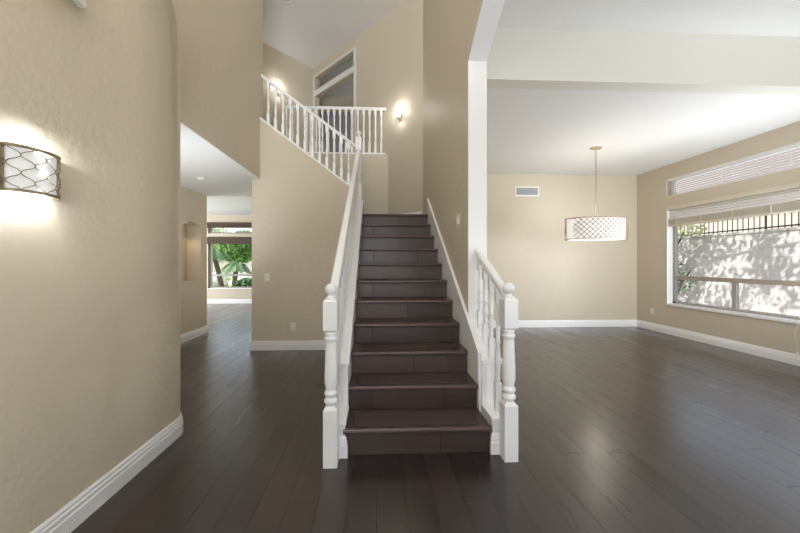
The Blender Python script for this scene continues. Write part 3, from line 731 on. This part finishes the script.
plate('light_switch', 'almond switch on the beige wall under the stairs beside the hall', 'switch', (-1.60, YF, 1.065), 0, 0.072, 0.115, 1)
plate('light_switch', 'double switch on the stair wall behind the white post', 'switch', (0.77, 2.93, 1.67), -PI / 2, 0.115, 0.115, 2)
plate('wall_outlet', 'outlet low on the dining wall left of the window', 'outlet', (XR, 5.74, 0.36), -PI / 2, 0.072, 0.115, 'outlet')

def vent(label, loc, w, h, nsl, rz=0, flat=False, split=1):
    t = thing('air_vent', label, 'vent', loc, rz)
    if flat: t.rotation_euler = (PI / 2, 0, rz)
    bm = bmesh.new(); f = 0.022
    box(bm, -w / 2, w / 2, -0.008, 0, -h / 2, -h / 2 + f); box(bm, -w / 2, w / 2, -0.008, 0, h / 2 - f, h / 2); box(bm, -w / 2, -w / 2 + f, -0.008, 0, -h / 2 + f, h / 2 - f); box(bm, w / 2 - f, w / 2, -0.008, 0, -h / 2 + f, h / 2 - f)
    for k in range(1, split): xx = -w / 2 + f + (w - 2 * f) * k / split; box(bm, xx - 0.008, xx + 0.008, -0.008, 0, -h / 2 + f, h / 2 - f)
    link('frame', bm, 'trim', t); link('backing', B(-w / 2 + f, w / 2 - f, -0.001, 0, -h / 2 + f, h / 2 - f), 'dark', t)
    for k in range(nsl):
        z = -h / 2 + f + (h - 2 * f) * (k + .5) / nsl; bm = bmesh.new(); q = (h - 2 * f) / nsl * .42
        v = [bm.verts.new(p) for p in ((-w / 2 + f, -0.001, z - q), (w / 2 - f, -0.001, z - q), (w / 2 - f, -0.007, z + q * .5), (-w / 2 + f, -0.007, z + q * .5), (-w / 2 + f, -0.001, z - q + .003), (w / 2 - f, -0.001, z - q + .003), (w / 2 - f, -0.007, z + q * .5 + .003), (-w / 2 + f, -0.007, z + q * .5 + .003))]
        for fc in ((0, 1, 2, 3), (4, 7, 6, 5), (0, 4, 5, 1), (1, 5, 6, 2), (2, 6, 7, 3), (3, 7, 4, 0)): bm.faces.new([v[i] for i in fc])
        link('louver', bm, 'grille', t)
vent('white framed air vent high on the beige dining wall', (2.975, YD, 2.69), 0.48, 0.19, 6)
vent('white framed return vent in the high foyer ceiling', (-1.80, 5.27, HC), 0.62, 0.55, 10, 0, True, 3)
t = thing('smoke_detector', 'round white smoke detector on the hall ceiling', 'smoke detector', (-2.52, 4.62, HH))
bm = bmesh.new(); lathe(bm, [(0, 0), (0.068, 0), (0.068, -0.012), (0.055, -0.034), (0.0, -0.036)], (0, 0, 0), 24); link('body', bm, 'plastic', t)
bm = bmesh.new(); lathe(bm, [(0, -0.036), (0.014, -0.036), (0.012, -0.041), (0, -0.041)], (0, 0, 0), 12); link('button', bm, 'trim', t)
t = thing('door_chime', 'white box high on the near left wall at the top edge of the picture', 'chime', (XL, 1.47, 2.64))
link('case', B(0, 0.035, -0.13, 0.13, -0.115, 0.115), 'plastic', t, bevel=0.005); link('cover', B(0.035, 0.042, -0.11, 0.11, -0.095, 0.095), 'plastic', t, bevel=0.003)

# ------------------------------------------------------------------ window coverings
def slat_bm(y0, y1, z, w=0.048, tilt=0.5):
    bm = bmesh.new(); c, s = math.cos(tilt) * w / 2, math.sin(tilt) * w / 2; th = 0.003
    v = [bm.verts.new((q[0], yy, q[1])) for yy in (y0, y1) for q in ((-c, z - s), (0, z + 0.003), (c, z + s), (c, z + s + th), (0, z + 0.003 + th), (-c, z - s + th))]
    for i in range(6): bm.faces.new((v[i], v[(i + 1) % 6], v[6 + (i + 1) % 6], v[6 + i]))
    bm.faces.new(v[:6][::-1]); bm.faces.new(v[6:]); return bm
t = thing('window_blind', 'white slatted blind lowered over the narrow upper dining window', 'blind', (XR + 0.035, 3.95, 2.457))
link('headrail', B(-0.03, 0.03, -1.44, 1.495, 0.275, 0.322), 'slat', t, bevel=0.003)
for k in range(7): link('slat', slat_bm(-1.43, 1.49, 0.034 + 0.036 * k, 0.046, 0.38), 'slat', t)
link('bottom_rail', B(-0.026, 0.026, -1.43, 1.49, 0.001, 0.016), 'slat', t)
for yy in (-1.0, -0.2, 0.6, 1.36):
    bm = bmesh.new(); tube(bm, [(-0.027, yy, 0.01), (-0.027, yy, 0.28)], 0.0015, 5); link('ladder_cord', bm, 'slat', t)
t = thing('window_blind', 'raised blind with stacked cream slats over the large dining window', 'blind', (XR + 0.035, 3.95, 2.275))
link('headrail', B(-0.045, 0.03, -1.44, 1.475, -0.06, 0.0), 'stack', t, bevel=0.003)
for k in range(4): link('slat', slat_bm(-1.43, 1.47, -0.20 + 0.040 * k, 0.05, 0.85), 'slat', t)
for k in range(8): link('stacked_slat', B(-0.027, 0.027, -1.43, 1.47, -0.322 + 0.0125 * k, -0.314 + 0.0125 * k), 'stack', t)
link('bottom_rail', B(-0.031, 0.031, -1.43, 1.47, -0.355, -0.326), 'stack', t, bevel=0.003)
for yy in (-1.1, -0.45, 0.0, 0.45, 0.9, 1.3):
    link('ladder_tape', B(-0.034, -0.0315, yy - 0.009, yy + 0.009, -0.352, -0.215), 'slat' if False else 'stack', t)
bm = bmesh.new(); yc = -0.33
tube(bm, [(-0.055, yc, -0.05), (-0.06, yc, -0.9), (-0.065, yc + 0.01, -1.6), (-0.07, yc + 0.06, -1.86), (-0.08, yc + 0.03, -2.1)], 0.0022, 6)
cd = link('pull_cord', bm, 'slat', t)
bm = bmesh.new(); lathe(bm, [(0, -0.05), (0.012, -0.05), (0.009, -0.02), (0.004, 0), (0, 0)], (-0.08, yc + 0.03, -2.1), 10); link('tassel', bm, 'slat', cd)

def roman(label, z0, z1, folds):
    t = thing('roman_shade', label, 'shade', (-3.84, YW - 0.02, z1))
    for k in range(folds):
        a = z0 + (z1 - z0) * k / folds - z1; b = z0 + (z1 - z0) * (k + 1) / folds - z1 + 0.012
        bm = bmesh.new(); y0 = 0.012 * (k % 2)
        v = [bm.verts.new(p) for p in ((-1.45, -0.03 - y0, a), (1.45, -0.03 - y0, a), (1.45, -0.012 - y0, b), (-1.45, -0.012 - y0, b), (-1.45, -0.016 - y0, a), (1.45, -0.016 - y0, a), (1.45, 0.0 - y0, b), (-1.45, 0.0 - y0, b))]
        for fc in ((0, 1, 2, 3), (4, 7, 6, 5), (0, 4, 5, 1), (1, 5, 6, 2), (2, 6, 7, 3), (3, 7, 4, 0)): bm.faces.new([v[i] for i in fc])
        link('fold', bm, 'bamboo', t)
    link('headrail', B(-1.45, 1.45, -0.03, 0.015, -0.02, 0.01), 'bamboo', t)
roman('dark woven shade pulled up over the narrow top window of the far room', 2.37, 2.53, 2)
roman('dark woven shade gathered over the large lower window of the far room', 1.87, 2.08, 3)

# ------------------------------------------------------------------ outside: side yard beyond the dining window
XO = 8.5
tag(struct('ground_side_yard', B(5.45, 16, -4, 22, -0.35, -0.12), 'soil'), 'gravel side yard between house and block wall', 'ground')
bw = link('block_wall', B(XO, XO + 0.2, -2, 14, -0.12, 1.95), 'block'); tag(bw, 'long pale grey block wall dappled with shade outside the dining window', 'wall')
bm = B(XO - 0.02, XO + 0.22, -2, 14, 1.95, 2.0); link('coping', bm, 'block', bw)
fn = thing('iron_fence', 'dark iron bar fence standing on top of the grey block wall', 'fence', (XO + 0.1, 7.5, 2.0))
for z in (0.04, 0.74): link('fence_rail', B(-0.014, 0.014, -2.7, 2.9, z, z + 0.03), 'iron', fn)
for k in range(52):
    y = -2.65 + 0.108 * k; w_ = 0.006 if k % 16 else 0.013
    link('fence_bar' if k % 16 else 'fence_post', B(-w_, w_, y - w_, y + w_, 0.0, 0.80), 'iron', fn)
nb_ = thing('neighbor_house', 'tan stucco house wall rising behind the iron fence', 'house', (13.0, 8, 0))
link('wall', B(0, 3.0, -10, 12, -0.12, 3.05), 'stucco', nb_)
bm = bmesh.new(); a = [bm.verts.new(p) for p in ((-0.06, -10.4, 3.0), (5.0, -10.4, 6.2), (5.0, -10.4, 3.05), (-0.06, -10.4, 2.93))]; b = [bm.verts.new((v.co.x, 12.4, v.co.z)) for v in a]
bm.faces.new(a); bm.faces.new(b[::-1])
for i in range(4): bm.faces.new((a[i], b[i], b[(i + 1) % 4], a[(i + 1) % 4]))
link('roof', bm, 'roof', nb_)

def leaves(bm, c, rad, n, size, rng, shell=0.35, flat=1.0):
    for _ in range(n):
        d = Vector((rng.gauss(0, 1), rng.gauss(0, 1), rng.gauss(0, 1))).normalized(); r = rng.uniform(shell, 1) ** .6
        p = Vector(c) + Vector((d.x * rad[0], d.y * rad[1], d.z * rad[2])) * r
        a = Vector((rng.gauss(0, 1), rng.gauss(0, 1), rng.gauss(0, 1) * flat)).normalized(); b = a.orthogonal().normalized()
        b = (Matrix.Rotation(rng.uniform(0, 2 * PI), 3, a) @ b); cdir = a.cross(b); L = size * rng.uniform(.6, 1.3); W = L * rng.uniform(.3, .45)
        v = [bm.verts.new(q) for q in (p - b * L / 2, p + cdir * W / 2 + a * W * .12, p + b * L / 2, p - cdir * W / 2 + a * W * .12)]
        bm.faces.new(v)
def plant(name, label, cat, base, blobs, n, size, mleaf, seed, trunk=None, group=None):
    rng = random.Random(seed); t = thing(name, label, cat, base, 0, group)
    bm = bmesh.new()
    for c, rad in blobs: leaves(bm, c, rad, n, size, rng)
    link('foliage', bm, mleaf, t, recalc=False)
    bm = bmesh.new()
    for br in (trunk or [[(0, 0, 0), (0.02, 0, 0.3), (0.0, 0.02, 0.6)]]):
        k = len(br); tube(bm, br, 0.03, 6, rs=[0.5 * (trunk and 0.12 or 0.04) * (1 - .75 * i / (k - 1)) for i in range(k)])
    link('trunk' if trunk else 'stem', bm, 'bark', t)
    return t
plant('shade_tree', 'airy tree over the side yard whose branches shade the grey block wall', 'tree', (6.55, 9.6, -0.12),
      [((-0.2, -3.4, 4.3), (.9, 1.0, .8)), ((0.0, -2.0, 4.0), (.9, 1.0, .8)), ((0.2, -0.5, 4.0), (1, 1.0, .9)), ((-.1, -4.6, 4.6), (.8, .8, .7)), ((0, 0.8, 3.8), (.9, .9, .8))], 620, 0.17, 'leaf', 3,
      [[(0, 0, 0), (0.05, -.1, 1.6), (0, -.4, 2.9), (0, -1.5, 3.8), (0, -3.2, 4.3), (-.1, -4.6, 4.7)], [(0, -.3, 2.7), (.3, .3, 3.6), (.2, .9, 4.2)], [(0, -1.2, 3.5), (-.4, -2.2, 4.3), (-.3, -3.2, 4.9)], [(0, -2.2, 4.0), (.4, -3.0, 4.6), (.5, -3.8, 4.9)]])
plant('leafy_shrub', 'green shrub growing by the left end of the block wall fence', 'shrub', (8.12, 8.55, -0.12),
      [((0.0, 0.1, 2.05), (.35, .6, .35)), ((-0.1, -.05, 1.75), (.25, .35, .35)), ((0.1, -.6, 2.25), (.25, .5, .16))], 170, 0.12, 'leaflight', 5,
      [[(0, 0, 0), (0, 0, .8), (0, .1, 1.6), (0, .2, 2.1)], [(0, 0, .9), (-.05, -.3, 1.6), (0, -.6, 2.2)]])
plant('leafy_shrub', 'dark wiry shrub against the block wall low in the dining window', 'shrub', (8.15, 8.3, -0.12),
      [((0.0, 0.2, 1.2), (.25, .45, .6)), ((0.05, -.25, .95), (.2, .35, .4))], 120, 0.10, 'palm', 8,
      [[(0, 0, 0), (0, 0.1, .7), (0, .3, 1.5)], [(0, 0, .3), (0, -.2, .8), (0, -.5, 1.2)], [(0, 0, .3), (-.1, .1, .9), (-.1, 0, 1.5)]])
rng = random.Random(11)
def boulder(label, loc, r, seed, m='rock', group=None):
    g = random.Random(seed); bm = bmesh.new(); bmesh.ops.create_icosphere(bm, subdivisions=3, radius=1)
    ph = [g.uniform(0, 6) for _ in range(6)]
    for v in bm.verts:
        p = v.co; k = 1 + .16 * math.sin(3 * p.x + ph[0]) * math.sin(2.7 * p.y + ph[1]) + .12 * math.sin(5 * p.z + ph[2] + 2 * p.x)
        v.co = Vector((p.x * r[0], p.y * r[1], p.z * r[2])) * k
    o = link('boulder', bm, m, smooth=True); o.location = loc; tag(o, label, 'rock', group); return o
for i, (y, s) in enumerate(((6.4, .32), (7.15, .38), (7.9, .34))):
    boulder(['pale boulder at the block wall foot, right end of the window', 'largest pale boulder at the foot of the block wall', 'pale boulder at the block wall foot by the window centre bar'][i], (8.1 - .12 * (i % 2), y, -0.03), (s * .7, s, s * .55), 20 + i)

# ------------------------------------------------------------------ outside: garden beyond the far room
tag(struct('ground_garden', B(-24, 5.4, YW + 0.16, 45, -0.35, -0.1), 'lawn'), 'green lawn', 'ground')
struct('ground_path', prism([(-14, 13.2), (0, 12.4), (0, 13.9), (-14, 15.0)], -0.1, -0.085), 'path')
def palm(label, base, h, lean, nf, fl, seed):
    g = random.Random(seed); t = thing('palm_tree', label, 'palm tree', base)
    bm = bmesh.new(); pts = [(lean[0] * (k / 8) ** 1.4, lean[1] * (k / 8), h * k / 8) for k in range(9)]
    tube(bm, pts, .1, 10, rs=[0.12 - 0.03 * k / 8 + 0.008 * (k % 2) for k in range(9)]); link('trunk', bm, 'bark', t)
    top = Vector(pts[-1])
    for k in range(nf):
        az = 2 * PI * k / nf + g.uniform(-.2, .2); el = g.uniform(.15, 1.15); L = fl * g.uniform(.8, 1.1)
        bm = bmesh.new(); d = Vector((math.cos(az), math.sin(az), 0)); sd_ = Vector((-d.y, d.x, 0)); prev = None; sp = []
        for j in range(15):
            u = j / 14; sp.append(top + d * (L * u * math.cos(el * (1 - .5 * u))) + Vector((0, 0, L * (math.sin(el) * u - (.85 + .35 * el) * u * u * .95))))
        tube(bm, sp, .01, 5, rs=[.014 * (1 - .8 * j / 14) for j in range(15)])
        for j in range(2, 15):
            for q in (0, .5):
                if j == 14 and q: continue
                p = sp[j].lerp(sp[min(14, j + 1)], q); tn = (sp[j] - sp[j - 1]).normalized(); ll = L * .34 * math.sin(PI * min(1, (j + q) / 15.5)) ** .6 + .04
                for s in (-1, 1):
                    e = p + sd_ * s * ll * .75 + tn * ll * .45 + Vector((0, 0, -ll * .4)); w_ = tn * .018
                    v = [bm.verts.new(x_) for x_ in (p - w_, p + w_, e + w_ * .3, e - w_ * .3)]; bm.faces.new(v)
        link('frond', bm, 'palm', t, recalc=False)
palm('palm tree leaning left in the garden, at the left of the far window', (-7.25, 15.0, -0.1), 1.85, (-.42, 0), 15, 0.85, 2)
palm('shorter upright palm tree in the middle of the far window', (-6.35, 14.2, -0.1), 1.3, (.12, 0), 14, 0.7, 4)
plant('leafy_shrub', 'spiky dark shrub low at the right of the far window', 'shrub', (-5.1, 12.6, -0.1), [((0, 0, .42), (.5, .4, .35))], 260, 0.28, 'palm', 9)
for i, (x, y, s, hh, mm) in enumerate(((-13.6, 26, 1.9, 3.6, 'leaflight'), (-10.4, 24, 1.4, 3.2, 'leaflight'), (-8.9, 20.5, 1.1, 2.9, 'leaf'))):
    lb = ['tallest light green tree at the back of the garden, seen left in the far window', 'light green tree in the middle of the garden background', 'dark green tree seen at the right edge of the far window'][i]
    plant('garden_tree', lb, 'tree', (x, y, -0.1), [((0, 0, hh * .72), (s, s, hh * .26)), ((s * .4, -.2, hh * .9), (s * .7, s * .7, hh * .3)), ((-s * .4, .2, hh * .8), (s * .7, s * .6, hh * .3))], 1000, 0.27, mm, 30 + i,
          [[(0, 0, 0), (.1, 0, hh * .3), (0, .1, hh * .8)], [(0, 0, hh * .3), (.6, 0, hh * .7)]])
gw = link('garden_wall', B(-24, 2, 28.5, 28.7, -0.1, 2.6), 'rock'); tag(gw, 'pale pink wall closing the far end of the garden', 'wall')
for i, (x, y, r) in enumerate(((-7.7, 18.4, .7), (-9.5, 18.6, .7))):
    boulder(['pale pink boulder on the lawn, behind the upright palm', 'pale pink boulder on the lawn, behind the leaning palm'][i], (x, y, .15), (r, r * .8, r * .8), 50 + i)
